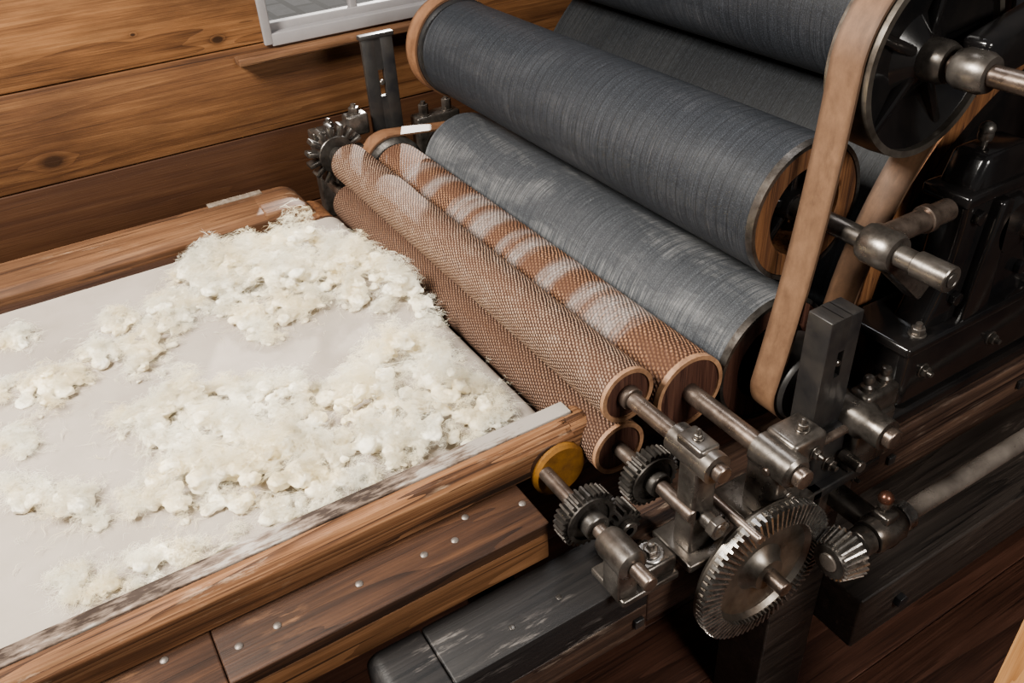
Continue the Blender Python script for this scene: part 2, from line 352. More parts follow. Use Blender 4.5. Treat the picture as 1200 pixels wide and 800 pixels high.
# ------------------------------------------------------------ feed table
ft=thing('feed_table','wooden feed table of the carding machine with raised side rails','table',(-1.35,0,.72))
TY0=-1.4
m=MB(); RP=[(-.897,.79),(-.897,.857),(-.868,.864),(-.850,.860),(-.838,.848),(-.838,.798)]
m.prism(RP,'Y',TY0,.575,.003); m.prism(RP,'Y',.55,.615,.013)
m.build('side_rail',W_RAIL,ft,label='near side rail of golden striped wood')
m=MB(); m.box(-.899,-.869,TY0,.59,.860,.8675,.002); m.build('rail_edging',EDGE,ft,label='worn black and white edging strip')
m=MB(); m.prism([(-1.83,.84),(-1.83,.868),(-1.845,.882),(-1.96,.885),(-1.97,.875),(-1.97,.79),(-1.83,.79)],'Y',TY0,.46,.003)
P=[(.40,.835),(.40,.8845)]
for k in range(9): a=PI/2-k*PI/16; P.append((.47+.055*math.cos(a),.8295+.055*math.sin(a)))
P.append((.50,.826))
m.prism(P,'X',-1.968,-1.832,.006)
fs=m.build('side_rail',W_FAR,ft,label='far side rail of weathered brown wood')
m=MB(); m.box(-1.969,-1.948,.30,.43,.882,.8875,.001); m.build('pale_lath',PALE,fs)
m=MB(); m.box(-1.84,-1.80,TY0,.44,.8,.8495,.004); m.build('inner_ledge',W_DARK,ft)
m=MB(); m.cyl((-1.91,.52,.812),.042,0,.095,'X',40,.005); m.build('end_block',W_RING,ft)
for s0,s1 in ((TY0,-.02),(-.019,.463)):
    m=MB(); m.box(-.858,-.743,s0,s1,.778,.80,.003); m.build('ledge_board',W_LEDGE,ft)
m=MB(); m.box(-.856,-.745,TY0,.461,.7225,.7775,.003); m.build('ledge_beam',W_FRONT,ft)
for px,py in ((612,590),(533,633),(497,650),(421,684),(325,733),(280,757),(545,606),(190,766)):
    p=on_z(px,py,.80); p.x=min(max(p.x,-.825),-.76)
    mm=MB(); mm.lathe([(-.002,.006),(.0008,.0057),(.0022,.004),(.0026,0)],p,'Z',16); mm.build('screw',SCREW,ft)
m=MB(); m.box(-1.83,-.86,TY0,.40,.74,.765,0); m.build('bed_board',W_DARK,ft)
for xx in (-1.93,-.82):
    m=MB(); m.box(xx-.035,xx+.035,-1.1,-1.03,0,.74,.003); m.build('leg',W_DARK,ft)
# apron cloth
NY=.528
m=MB(); prof=[]
for i in range(120): prof.append((TY0+(NY-TY0)*i/119,.85))
for k in range(1,15): a=PI/2-k*PI/14; prof.append((NY+.042*math.cos(a),.808+.042*math.sin(a)))
prof.append((TY0,.772)); bm=m.bm; rows=[]
nx=60
for i in range(nx+1):
    x=-1.80+.902*i/nx; r_=[]
    for (y,zz) in prof:
        dz=.0035*noise.noise(Vector((x*6,y*5,0)))+.0015*noise.noise(Vector((x*18,y*14,3))) if zz>.8499 and y<.48 else 0
        r_.append(bm.verts.new((x,y,zz+dz)))
    rows.append(r_)
for a,b_ in zip(rows,rows[1:]):
    for k in range(len(prof)-1): bm.faces.new((a[k],a[k+1],b_[k+1],b_[k]))
ap=m.build('apron_cloth',CLOTH); tag(ap,'off-white canvas apron carrying the loose wool between the rails','cloth')
# ------------------------------------------------------------ rollers
XN,XF=-.80,-1.905
def shaft(mb,y,z,r,x0,x1): return mb.cyl((0,y,z),r,x0,x1,'X',28)
def roller(name,label,cat,y,z,r,mat,x0=XF,x1=XN):
    t=thing(name,label,cat,(x0,y,z)); m=MB()
    m.lathe([(x0,0),(x0,r-.004),(x0,r),*[(x0+(x1-x0)*i/24,r) for i in range(1,24)],(x1,r),(x1,r-.005),(x1-.085,r-.005),(x1-.085,0)],(0,y,z),'X',128)
    o=m.build('wire_clothing',mat,t,origin=(x0,y,z)); return t
y1,z1=.647,.919
t=roller('feed_roller','upper feed roller in pinkish-tan wire clothing, directly above the wool apron end','roller',y1,z1,.048,WV1)
m=MB(); m.ring((0,y1,z1),.041,.0485,XN-.004,XN+.003); m.build('edge_band',TANEDGE,t)
m=MB(); m.lathe([(XN-.05,.042),(XN-.001,.042),(XN-.001,.014)],(0,y1,z1),'X',48)
m.build('end_disc',W_END,t)
m=MB(); shaft(m,y1,z1,.0135,-2.06,-.585); m.cyl((0,y1,z1),.019,-.80,-.785); m.build('shaft',SHAFT,t)
m=MB(); g=(-1.99,y1-.005,z1)
m.cyl(g,.048,-.018,.018); m.cyl(g,.022,-.03,.045)
for k in range(15):
    a=2*PI*k/15; d=Vector((0,math.cos(a),math.sin(a)))
    c=Vector(g); m.bar(c+d*.04,c+d*.076,.032,.0125,.003)
m.build('star_gear',GEAR,t)
y2,z2=.633,.817
t=roller('feed_roller','lower feed roller in brown wire clothing, half hidden beneath the pinkish-tan upper one','roller',y2,z2,.048,WV2)
m=MB(); m.ring((0,y2,z2),.041,.0485,XN-.004,XN+.003); m.build('edge_band',TANEDGE,t)
m=MB(); m.lathe([(XN-.05,.042),(XN-.001,.042),(XN-.001,.012)],(0,y2,z2),'X',48); m.build('end_disc',W_END,t)
m=MB(); shaft(m,y2,z2,.012,-2.06,-.62); m.build('shaft',SHAFT,t)
m=MB(); g=(-.725,y2,z2); m.gear(g,.041,.049,30,-.012,.012); m.cyl(g,.02,-.028,.03); m.ring(g,.034,.0405,.01,.016); m.build('spur_gear',GEAR,t)
y3,z3=.775,.867
t=roller('licker_roller','thicker orange-brown wire roller with pale fibre bands, between feed rollers and grey rollers','roller',y3,z3,.068,WV3)
m=MB(); m.ring((0,y3,z3),.061,.0685,XN-.006,XN+.004); m.build('edge_band',TANEDGE,t)
m=MB(); m.lathe([(XN-.05,.062),(XN+.001,.062),(XN+.001,.016)],(0,y3,z3),'X',56); m.build('end_disc',W_END,t)
m=MB(); shaft(m,y3,z3,.016,-2.1,-.55); m.build('shaft',SHAFT,t)
m=MB(); m.lathe([(-2.0,.06),(-1.99,.078),(-1.925,.078),(-1.915,.06)],(0,y3,z3),'X',48); m.build('pulley',GEAR,t)
yC,zC,rC=.964,.850,.12
yD,zD,rD=.99,1.126,.115
def hollow_end(t,y,z,r,mt,x=XN,inner=.64):
    m=MB(); m.ring((0,y,z),r-.006,r+.001,x-.012,x+.002,'X',96)
    m.build('clothing_edge',GEAR,t)
    m=MB(); m.lathe([(x-.07,r*inner),(x-.003,r*inner),(x,r*(inner+.03)),(x,r-.007),(x-.003,r-.005),(x-.07,r-.005),(x-.07,r*inner)],(0,y,z),'X',72); m.build('wood_ring',mt,t)
    m=MB(); m.lathe([(x-.075,r*inner),(x-.07,r*inner),(x-.07,.03),(x-.03,.026),(x-.02,.022)],(0,y,z),'X',40)
    for k in range(5):
        a=2*PI*k/5+.3; d=Vector((0,math.cos(a),math.sin(a))); c=Vector((x-.04,y,z)); m.bar(c+d*.015,c+d*r*(inner+.01),.02,.014)
    m.build('end_spider',IRON,t)
t=roller('worker_roller','lower grey wire-clothed roller streaked with white fibre dust, behind the orange-brown roller','roller',yC,zC,rC,CW_C)
hollow_end(t,yC,zC,rC,W_END)
m=MB(); shaft(m,yC,zC,.017,-2.1,-.545); m.build('shaft',SHAFT,t)
m=MB(); m.lathe([(-.78,.03),(-.78,.066),(-.775,.07),(-.718,.07),(-.712,.066),(-.712,.03),(-.69,.026)],(0,yC,zC),'X',56); m.build('pulley',BLK,t)
m=MB(); m.lathe([(-2.0,.06),(-1.99,.072),(-1.925,.072),(-1.915,.06)],(0,yC,zC),'X',48); m.build('far_pulley',GEAR,t)
t=roller('worker_roller','big smooth blue-grey wire-clothed roller in the middle, with an orange wooden end ring','roller',yD,zD,rD,CW_D)
hollow_end(t,yD,zD,rD,W_RING)
m=MB(); shaft(m,yD,zD,.016,-2.05,-.60); m.cyl((0,yD,zD),.0195,-.60,-.545); sh=m.build('shaft',STEEL,t)
m=MB(); m.cyl((0,yD,zD),.011,-.545,-.5435); m.build('oil_hole_end',GEAR,sh)
m=MB(); m.lathe([(-2.0,.1),(-1.99,.118),(-1.925,.118),(-1.915,.1)],(0,yD,zD),'X',48); m.build('pulley',BLK,t)
yE,zE,rE=1.287,1.344,.12
t=roller('worker_roller','topmost dark grey wire roller cut off by the upper edge behind the big blue-grey one','roller',yE,zE,rE,CW_E)
hollow_end(t,yE,zE,rE,W_END)
m=MB(); shaft(m,yE,zE,.017,-2.05,-.70); m.build('shaft',STEEL,t)
yF,zF,rF=1.62,.85,.46
t=roller('main_cylinder','huge dark main carding cylinder deep behind the grey rollers with a tan wooden rim','cylinder',yF,zF,rF,CW_F,-1.9,-.82)
m=MB(); m.ring((0,yF,zF),.425,.463,-.82,-.792,'X',128); m.build('rim',W_RING,t)
m=MB(); m.ring((0,yF,zF),.405,.426,-.82,-.79,'X',128)
for k in range(6):
    a=2*PI*k/6+.25; d=Vector((0,math.cos(a),math.sin(a))); c=Vector((-.812,yF,zF)); m.bar(c+d*.05,c+d*.42,.03,.05)
m.cyl((0,yF,zF),.07,-.86,-.79); m.lathe([(-.9,.44),(-.88,.44),(-.88,.03)],(0,yF,zF),'X',64); m.build('wheel_end',IRON,t)
m=MB(); shaft(m,yF,zF,.03,-2.1,-.66); m.build('shaft',STEEL,t)
# apron drive roller
ya,za=.51,.808
t=thing('apron_roller','small wooden roller turning the apron, with ochre yellow end disc and dark gear','roller',(-1.8,ya,za))
m=MB(); m.cyl((0,NY,za),.039,-1.82,-.837,'X',40); m.build('core',W_DARK,t)
m=MB(); m.cyl((0,ya+.03,za-.013),.049,-.844,-.826,'X',48,.005); m.build('end_disc',OCHRE,t)
m=MB(); shaft(m,ya,za,.012,-.84,-.565); m.build('shaft',SHAFT,t)
m=MB(); g=(-.72,ya,za); m.gear(g,.041,.049,30,-.012,.012,.1); m.cyl(g,.021,-.03,.034); m.ring(g,.034,.0405,.01,.016); m.build('spur_gear',GEAR,t)
t=thing('idler_pinion','small dark idler pinion between and below the two feed gears','gear',(-.72,.573,.75))
m=MB(); g=(-.722,.574,.757); m.gear(g,.024,.032,16,-.018,.018); m.build('gear_body',GEAR,t)
m=MB(); m.cyl(g,.009,-.05,.03); m.cyl(g,.016,.018,.03); m.build('stud',STEEL,t)
# ------------------------------------------------------------ frame
fr=thing('machine_frame','heavy dark timber frame carrying the rollers, black at its rounded front end','frame',(-1.35,.9,0))
m=MB(); P=[(.150,.60)]
for k in range(9): a=PI-k*PI/16; P.append((.150+.022+.022*math.cos(a),.698+.022*math.sin(a)))
P+=[(.236,.72),(.236,.60)]
m.prism(P,'X',-.742,-.638,.003); m.build('beam_end',W_BLK,fr)
m=MB(); m.box(-.742,-.636,.238,.568,.65,.72,.003); m.build('beam_cap',W_BLK,fr)
m=MB(); m.box(-.785,-.637,.569,3.3,.60,.722,.004); m.box(-.783,-.6365,.238,.568,.585,.649,.002); m.build('side_beam',W_BEAM,fr)
m=MB(); m.box(-2.14,-1.99,.3,3.3,.60,.722,.004); m.build('side_beam',W_DARK,fr)
m=MB(); m.box(-.76,-.56,1.03,3.3,.26,.40,.006); m.build('lower_beam',W_LOW,fr)
for yy in (.89,2.3):
    for xx in (-.765,-2.13):
        m=MB(); m.box(xx,xx+.115,yy,yy+.14,0,.6,.005); m.build('leg',W_LOW,fr)
for yy in (.35,.75): 
    m=MB(); m.box(-1.99,-.785,yy,yy+.07,.61,.7,.003); m.build('cross_beam',W_DARK,fr)
for y_,z_ in ((.30,.62),(.55,.62),(1.12,.66),(1.5,.66)):
    m=MB(); m.box(-.637,-.629,y_-.009,y_+.009,z_-.009,z_+.009,.002); m.build('bolt_head',BLK,fr)
for y_,z_ in ((1.15,.33),(1.6,.33)):
    m=MB(); m.hexa((-.56,y_,z_),.016,0,.014,'X',.2); m.build('bolt_head',BLK,fr)
for px,py in ((600,735),(655,700),(715,690)):
    p=on_z(px,py,.72); m=MB(); m.box(p.x-.004,p.x+.004,p.y-.004,p.y+.004,.719,.7215,.001); m.build('nail_head',GEAR,fr)
# ------------------------------------------------------------ bearings
BG='steel bearings along the frame'
def bolt(t,o,r=.011,h=.012,axis='Z',stud=.008):
    m=MB(); m.cyl(o,r*1.25,-.001,.0025,axis,20,.0005); m.hexa(o,r,.002,h,axis,.3); m.lathe([(h-.001,r*.5),(h+stud,r*.45),(h+stud+.002,0)],o,axis,14); m.build('bolt',STEEL,t)
def oilcup(t,o,r=.013,mt=None):
    m=MB(); m.lathe([(0,r*.5),(.01,r*.5),(.01,r*.9),(.016,r),(.022,r*.95)],o,'Z',20); q=m.build('oil_cup',STEEL,t)
    m=MB(); m.lathe([(.022,r*.95),(.028,r*1.05),(.034,r*.85),(.038,r*.4),(.039,0)],o,'Z',20); m.build('oil_cup_lid',mt or BRASS,q)
t=thing('bearing_block','steel bearing housing holding the shaft ends of both feed rollers, bolted to the beam','bearing',(-.64,.64,.722),BG)
m=MB(); m.box(-.66,-.62,.63,.672,.735,.905,.006); m.box(-.69,-.60,.615,.73,.722,.737,.004); m.bar((-.64,.66,.75),(-.64,.70,.735),.035,.03); m.build('body',STEEL,t)
m=MB(); m.lathe([(-.685,.015),(-.685,.024),(-.60,.024),(-.60,.015)],(0,y1,z1),'X',36); m.box(-.668,-.615,.629,.665,.915,.947,.005); m.build('sleeve',STEEL,t)
m=MB(); m.cyl((0,y2+.02,z2-.01),.013,-.64,-.585); m.hexa((-.60,y2+.02,z2-.01),.018,0,.014,'X'); m.build('lock_nut',STEEL,t)
bolt(t,(-.64,.712,.737),.011,.012); bolt(t,(-.642,.647,.947),.007,.008)
m=MB(); m.cyl((0,.70,.79),.008,-.72,-.55); m.build('cross_pin',SHAFT,t)
t=thing('bearing_block','low steel pillow block with a big washered bolt at the apron roller shaft end','bearing',(-.62,.53,.722),BG)
m=MB(); m.lathe([(-.665,.013),(-.665,.022),(-.655,.025),(-.605,.025),(-.6,.018),(-.6,.013)],(0,ya,za),'X',40); m.box(-.652,-.613,ya-.018,ya+.018,.73,za-.005,.004); m.box(-.685,-.605,.495,.60,.722,.735,.004); m.box(-.66,-.612,.533,.60,.735,.765,.006); m.build('body',STEEL,t)
bolt(t,(-.637,.568,.768),.012,.010)
m=MB(); m.cyl((-.637,.568,.765),.021,0,.003,'Z',32); m.build('washer',BRIGHT,t)
t=thing('bearing_block','clamped steel bearing of the orange-brown roller with square adjusting screws','bearing',(-.6,.79,.722),BG)
m=MB(); m.lathe([(-.64,.016),(-.64,.027),(-.57,.027),(-.565,.022)],(0,y3,z3),'X',36); m.box(-.655,-.59,y3-.01,y3+.05,.74,.845,.008); m.box(-.645,-.585,y3+.01,y3+.08,z3-.02,z3+.03,.008); m.box(-.70,-.6,y3-.03,y3+.12,.722,.742,.004); m.build('body',STEEL,t)
bolt(t,(-.61,y3+.05,z3+.03),.009,.012); bolt(t,(-.585,y3+.055,z3-.0),.009,.01,'X'); bolt(t,(-.63,y3+.1,.742),.010,.012); bolt(t,(-.59,y3+.02,.79),.009,.01,'X')
m=MB(); m.cyl((-.60,0,.86),.007,y3-.03,y3+.14,'Y',16); m.build('adjusting_screw',SHAFT,t)
def slotted(t,x0,x1,ya_,yb_,z0,z1,mat,cap=False):
    w=(yb_-ya_); c=(ya_+yb_)/2; s=w*.09; zs0=z0+(z1-z0)*.5; zs1=z1-(z1-z0)*.28
    m=MB(); m.box(x0,x1,ya_,c-s,z0,z1,.0015); m.box(x0,x1,c+s,yb_,z0,z1,.0015); m.box(x0,x1-.0001,c-s-.003,c+s+.003,z0,zs0,0); m.box(x0,x1-.0001,c-s-.003,c+s+.003,zs1,z1,0)
    if cap: m.box(x0-.006,x1+.004,ya_-.004,yb_+.004,z1-.006,z1+.005,.002)
    m.build('slotted_plate',mat,t)
    m=MB(); m.cyl((x1-.004,c,(zs0+zs1)/2),s*.9,-.004,.004,'X',18); m.build('slot_stud',STEEL,t)
t=thing('upright_bracket','black slotted upright bar standing beside the lower end of the leather belt','bracket',(-.64,.9,.722))
slotted(t,-.672,-.628,.872,.938,.84,1.055,BLK)
m=MB(); m.box(-.70,-.60,.87,1.03,.722,.742,.004); m.box(-.68,-.615,.875,.945,.738,.85,.008); m.build('foot',BLK,t)
bolt(t,(-.615,.91,.78),.011,.011,'X')
t=thing('upright_bracket','steel slotted upright plate against the dark wall behind the star-shaped gear','bracket',(-2.05,.81,.722))
slotted(t,-2.056,-2.044,.775,.86,.86,1.165,BLK,True)
m=MB(); m.box(-2.1,-2.0,.76,.9,.722,.742,.004); m.box(-2.075,-2.04,.775,.86,.738,.87,.004); m.build('foot',STEEL,t)
t=thing('bearing_block','grey bearing lump with bolts at the far ends of the feed rollers','bearing',(-2.06,.68,.722),BG)
m=MB(); m.box(-2.09,-2.045,.61,.72,.722,.96,.006); m.cyl((0,y1,z1),.03,-2.1,-2.03); m.box(-2.07,-2.03,.70,.76,.93,.985,.006); m.build('body',STEEL,t)
bolt(t,(-2.05,.73,.985),.014,.016); bolt(t,(-2.06,.66,.96),.013,.016)
t=thing('bearing_block','far bolted bearing glinting below the end of the big blue-grey roller','bearing',(-2.06,.96,.722),BG)
m=MB(); m.box(-2.09,-2.04,.90,1.03,.722,.93,.006); m.cyl((0,yC,zC),.035,-2.1,-2.02); m.build('body',STEEL,t)
bolt(t,(-2.06,.93,.93),.014,.03); bolt(t,(-2.06,1.0,.93),.014,.03)
t=thing('bearing_block','oily bearing with rounded studs right of the black slotted upright','bearing',(-.6,1.0,.722),BG)
m=MB(); m.lathe([(-.65,.017),(-.65,.032),(-.6,.032),(-.59,.026),(-.56,.026),(-.56,.017)],(0,yC,zC),'X',36); m.box(-.65,-.6,yC-.012,yC+.075,.74,zC+.0,.008); m.box(-.645,-.605,yC,yC+.08,zC-.02,zC+.04,.01); m.build('body',STEEL,t)
for q in (.02,.06):
    m=MB(); m.lathe([(0,.011),(.008,.011),(.012,.007),(.02,.009),(.026,.007),(.029,0)],(-.625,yC+q,zC+.039),'Z',18); m.build('domed_stud',STEEL,t)
for yy,zz in ((yC-.03,.79),(yC+.05,.80)):
    m=MB(); m.cyl((-.60,yy,zz),.011,-.01,.03,'X'); m.build('side_bolt',STEEL,t)
t=thing('bearing_block','rounded steel bearing on the big roller shaft to the right of the long leather belt','bearing',(-.65,yD,1.05),BG)
m=MB(); m.lathe([(-.685,.017),(-.685,.027),(-.675,.031),(-.64,.031),(-.63,.026),(-.63,.017)],(0,yD,zD),'X',40)
m.bar((-.655,yD,zD-.005),(-.655,1.10,1.02),.035,.04,.008); m.build('body',STEEL,t)
m=MB(); m.cyl((-.675,0,zD+.002),.018,yD+.02,yD+.17,'Y',28); m.cyl((-.675,0,zD+.002),.022,yD+.11,yD+.125,'Y',28); m.build('side_spindle',SHAFT,t)
# ------------------------------------------------------------ black castings right
t=thing('bearing_pedestal','tall glossy black iron pedestal with oil cups, right of the big roller end','pedestal',(-.68,1.3,.722))
m=MB(); m.box(-.775,-.645,1.08,1.62,.722,.755,.008); m.box(-.77,-.65,1.12,1.6,.755,.90,.02)
m.box(-.775,-.64,1.10,1.62,.885,.905,.006); m.build('base_casting',IRON,t)
m=MB(); m.prism([(1.16,.89),(1.18,.94),(1.2,1.0),(1.205,1.08),(1.2,1.15),(1.22,1.2),(1.33,1.2),(1.36,1.13),(1.38,1.05),(1.42,.97),(1.5,.89)],'X',-.73,-.665,.012)
m.box(-.74,-.655,1.18,1.37,1.125,1.147,.006)
m.prism([(1.24,.90),(1.26,1.12),(1.29,1.12),(1.31,.90)],'X',-.67,-.645,.006)
m.lathe([(-.74,.05),(-.73,.055),(-.66,.055),(-.645,.045),(-.645,.0)],(0,1.32,1.06),'X',36); col_=m.build('column',IRON,t)
for (yy,zz) in ((1.225,.95),(1.40,.95),(1.225,1.10)):
    m=MB(); m.hexa((-.665,yy,zz),.013,0,.012,'X',.4); m.build('bolt_head',IRON,col_)
oilcup(t,(-.70,1.25,1.2),.012,GEAR); oilcup(t,(-.68,1.34,1.147),.010,GEAR)
m=MB(); m.cyl((0,1.35,1.05),.018,-.66,-.61); m.build('pin',SHAFT,t)
bolt(t,(-.665,1.15,.905),.012,.014); bolt(t,(-.665,1.45,.905),.012,.014); bolt(t,(-.65,1.17,.83),.011,.011,'X'); bolt(t,(-.65,1.36,.82),.011,.011,'X')
t=thing('bearing_pedestal','curved black iron bracket in the upper right corner holding the belt pulley shaft','pedestal',(-.68,1.6,.722))
yp,zp,rp=1.10,1.358,.14
m=MB(); P=[(1.64,.766),(1.62,1.1)]
for k in range(7): a=k*PI/12; P.append((1.42+.2*math.cos(a)-.0,1.12+.25*math.sin(a)))
P+=[(1.14,1.325),(1.12,1.39),(1.40,1.45),(1.6,1.40),(1.74,1.15),(1.77,.766)]
m.prism(P,'X',-.70,-.655,.01)
m.build('arm',IRON,t)
m=MB(); m.lathe([(-.68,.017),(-.68,.024),(-.67,.028),(-.64,.028),(-.63,.024),(-.63,.017)],(0,yp,zp),'X',40); m.build('bearing_cap',STEEL,t)
# ------------------------------------------------------------ pulley + belts
t=thing('belt_pulley','large black belt pulley with spokes in the upper right corner','pulley',(-.74,yp,zp))
m=MB(); m.lathe([(-.785,rp-.012),(-.785,rp-.002),(-.745,rp),(-.712,rp-.002),(-.712,rp-.012),(-.785,rp-.012)],(0,yp,zp),'X',96); m.build('rim',DISH,t)
m=MB(); m.lathe([(-.755,rp-.01),(-.722,rp-.012),(-.732,rp-.03),(-.742,.06),(-.725,.03),(-.755,.03),(-.755,rp-.01)],(0,yp,zp),'X',64)
for k in range(5):
    a=2*PI*k/5+.2; d=Vector((0,math.cos(a),math.sin(a))); c=Vector((-.735,yp,zp)); m.bar(c+d*.02,c+d*(rp-.012),.018,.016,.005)
m.build('web',IRON,t)
m=MB(); m.lathe([(-.78,.017),(-.78,.03),(-.70,.03),(-.69,.026),(-.69,.017)],(0,yp,zp),'X',36); m.build('hub',STEEL,t)
m=MB(); shaft(m,yp,zp,.0145,-.83,-.36); m.build('shaft',SHAFT,t)
def belt(name,c1,c2,x0,x1,mat,label,th=.0045,n=96,sag=0,sag_back=0):
    m=MB(); bm=m.bm; rs=[]
    pts=[]
    for k in range(n):
        a=2*PI*k/n; nn=Vector((math.cos(a),math.sin(a)))
        c=max((c1,c2),key=lambda q:q[0]*nn.x+q[1]*nn.y+q[2]); pts.append((c,nn))
    full=[]
    for i in range(n):
        (c,nn),(d,n2)=pts[i],pts[(i+1)%n]
        full.append((Vector((c[0],c[1]))+nn*(c[2]+.0005),nn))
        if c is not d:
            A=Vector((c[0],c[1]))+nn*(c[2]+.0005); B=Vector((d[0],d[1]))+n2*(d[2]+.0005)
            sg=sag if nn.x<0 else sag_back
            for q in range(1,16):
                s=q/16; full.append((A.lerp(B,s)-nn*sg*4*s*(1-s),nn))
    for p,nn in full:
        o_=p+nn*th
        rs.append([bm.verts.new((xx,w_.x,w_.y)) for w_,xx in ((p,x0),(o_,x0),(o_,x1),(p,x1))])
    L=len(rs)
    for i in range(L):
        a,b_=rs[i],rs[(i+1)%L]
        for k in range(4): bm.faces.new((a[k],a[(k+1)%4],b_[(k+1)%4],b_[k]))
    o=m.build(name,mat,None,origin=((x0+x1)/2,c1[0],c1[1])); tag(o,label,'belt',None,'leather drive belts'); return o
belt('drive_belt',(yp,zp,rp),(yC,zC,.07),-.775,-.721,LEATH,'long tan leather belt running down from the large upper pulley at right',sag=.012,sag_back=.055)
belt('drive_belt',(yD,zD,.118),(1.45,1.1,.1),-1.985,-1.93,LEATH2,'tan leather belt around the far end of the big blue-grey roller')
belt('drive_belt',(y3,z3,.078),(yC,zC,.072),-1.985,-1.93,LEATH2,'short brown leather belt behind the far ends of the wire rollers, near the star gear')
# ------------------------------------------------------------ bevel gear + drive shaft
yg,zg=.745,.674
t=thing('bevel_gear','large round grey gear disc with radial rim teeth at the front of the frame','gear',(-.58,yg,zg))
m=MB(); m.lathe([(-.596,.118),(-.585,.131),(-.572,.129),(-.566,.096),(-.574,.09),(-.580,.045),(-.572,.034),(-.56,.028),(-.56,.0)],(0,yg,zg),'X',96); gb=m.build('gear_body',DISH,t)
m=MB()
for k in range(72):
    a=2*PI*k/72; d=Vector((0,math.cos(a),math.sin(a))); c=Vector((0,yg,zg)); e=Vector((0,-math.sin(a),math.cos(a)))
    b=bmesh.new(); vs=[]
    for rr,xb,xt,w in ((.098,-.570,-.559,.0017),(.1315,-.580,-.564,.0025)):
        for xx,ww in ((xb,w*1.5),(xt,w*.75)):
            for sgn in (-1,1): vs.append(b.verts.new(c+d*rr+e*ww*sgn+Vector((xx,0,0))))
    for f in ((0,1,3,2),(4,5,7,6),(0,1,5,4),(2,3,7,6),(0,2,6,4),(1,3,7,5)): b.faces.new([vs[i] for i in f])
    m.merge(b)
m.build('gear_teeth',BRIGHT,gb,smooth=20)
m=MB(); shaft(m,yg,zg,.013,-.62,-.525); m.cyl((0,yg,zg),.024,-.636,-.60); m.build('shaft',SHAFT,t)
sx,sz=-.527,.675
t=thing('drive_shaft','long steel drive shaft with a small toothed pinion, running along the frame at right','shaft',(sx,.86,sz))
m=MB(); m.cyl((sx,0,sz),.0165,.835,3.2,'Y',32); m.build('shaft_rod',ROD,t)
m=MB(); m.lathe([(.838,.017),(.838,.029),(.878,.037),(.887,.034),(.9,.024)],(sx,0,sz),'Y',40)
pb=m.build('pinion_body',GEAR,t)
m=MB()
for k in range(24):
    a=2*PI*k/24; d=Vector((math.cos(a),0,math.sin(a))); e=Vector((-math.sin(a),0,math.cos(a))); c=Vector((sx,0,sz))
    b=bmesh.new(); vs=[]
    for yy,rb,rt,w in ((.841,.028,.035,.0017),(.878,.036,.045,.0025)):
        for rr,ww in ((rb,w*1.4),(rt,w*.75)):
            for sgn in (-1,1): vs.append(b.verts.new(c+d*rr+e*ww*sgn+Vector((0,yy,0))))
    for f in ((0,1,3,2),(4,5,7,6),(0,1,5,4),(2,3,7,6),(0,2,6,4),(1,3,7,5)): b.faces.new([vs[i] for i in f])
    m.merge(b)
m.build('pinion_teeth',BRIGHT,pb,smooth=20)
m=MB(); m.cyl((sx,0,sz),.025,.90,.925,'Y'); m.build('collar',STEEL,t)
m=MB(); m.cyl((sx,0,sz),.025,1.0,1.02,'Y'); m.build('collar',BRIGHT,t)
t=thing('shaft_bearing','steel shaft hanger with a copper-brown capped oil cup, holding the long drive shaft','bearing',(sx,.96,sz))
m=MB(); m.lathe([(.928,.0168),(.928,.028),(.935,.031),(.985,.031),(.995,.026),(.995,.0168)],(sx,0,sz),'Y',40)
m.box(-.64,sx-.01,.94,.98,sz-.015,sz+.015,.006); m.box(-.637,-.62,.92,1.0,sz-.045,sz+.04,.004); m.box(sx-.016,sx+.016,.944,.976,sz+.02,sz+.042,.006); m.build('body',STEEL,t)
oilcup(t,(sx-.005,.958,sz+.041),.012)
m=MB(); m.cyl((sx,0,sz-.03),.010,.99,1.03,'Y'); m.box(sx-.010,sx+.010,.985,1.01,sz-.06,sz-.015,.004); m.build('clamp',STEEL,t)
bolt(t,(-.62,.93,sz-.03),.008,.01,'X'); bolt(t,(-.62,.99,sz+.028),.008,.01,'X')
t=thing('shaft_bearing','small steel bracket below the shaft beside the large toothed gear rim','bearing',(-.6,.90,.6))
m=MB(); m.box(-.637,-.60,.87,.93,.60,.65,.006); m.cyl((0,.90,.62),.014,-.61,-.57); m.build('body',STEEL,t)
m=MB(); m.hexa((-.57,.90,.62),.017,0,.014,'X',.2); m.build('nut',STEEL,t)
m=MB(); m.box(-.29,-.20,.95,1.04,0,1.05,.003); o=m.build('wooden_post',W_POST); tag(o,'pale orange wooden post cut off at the bottom right corner','post')
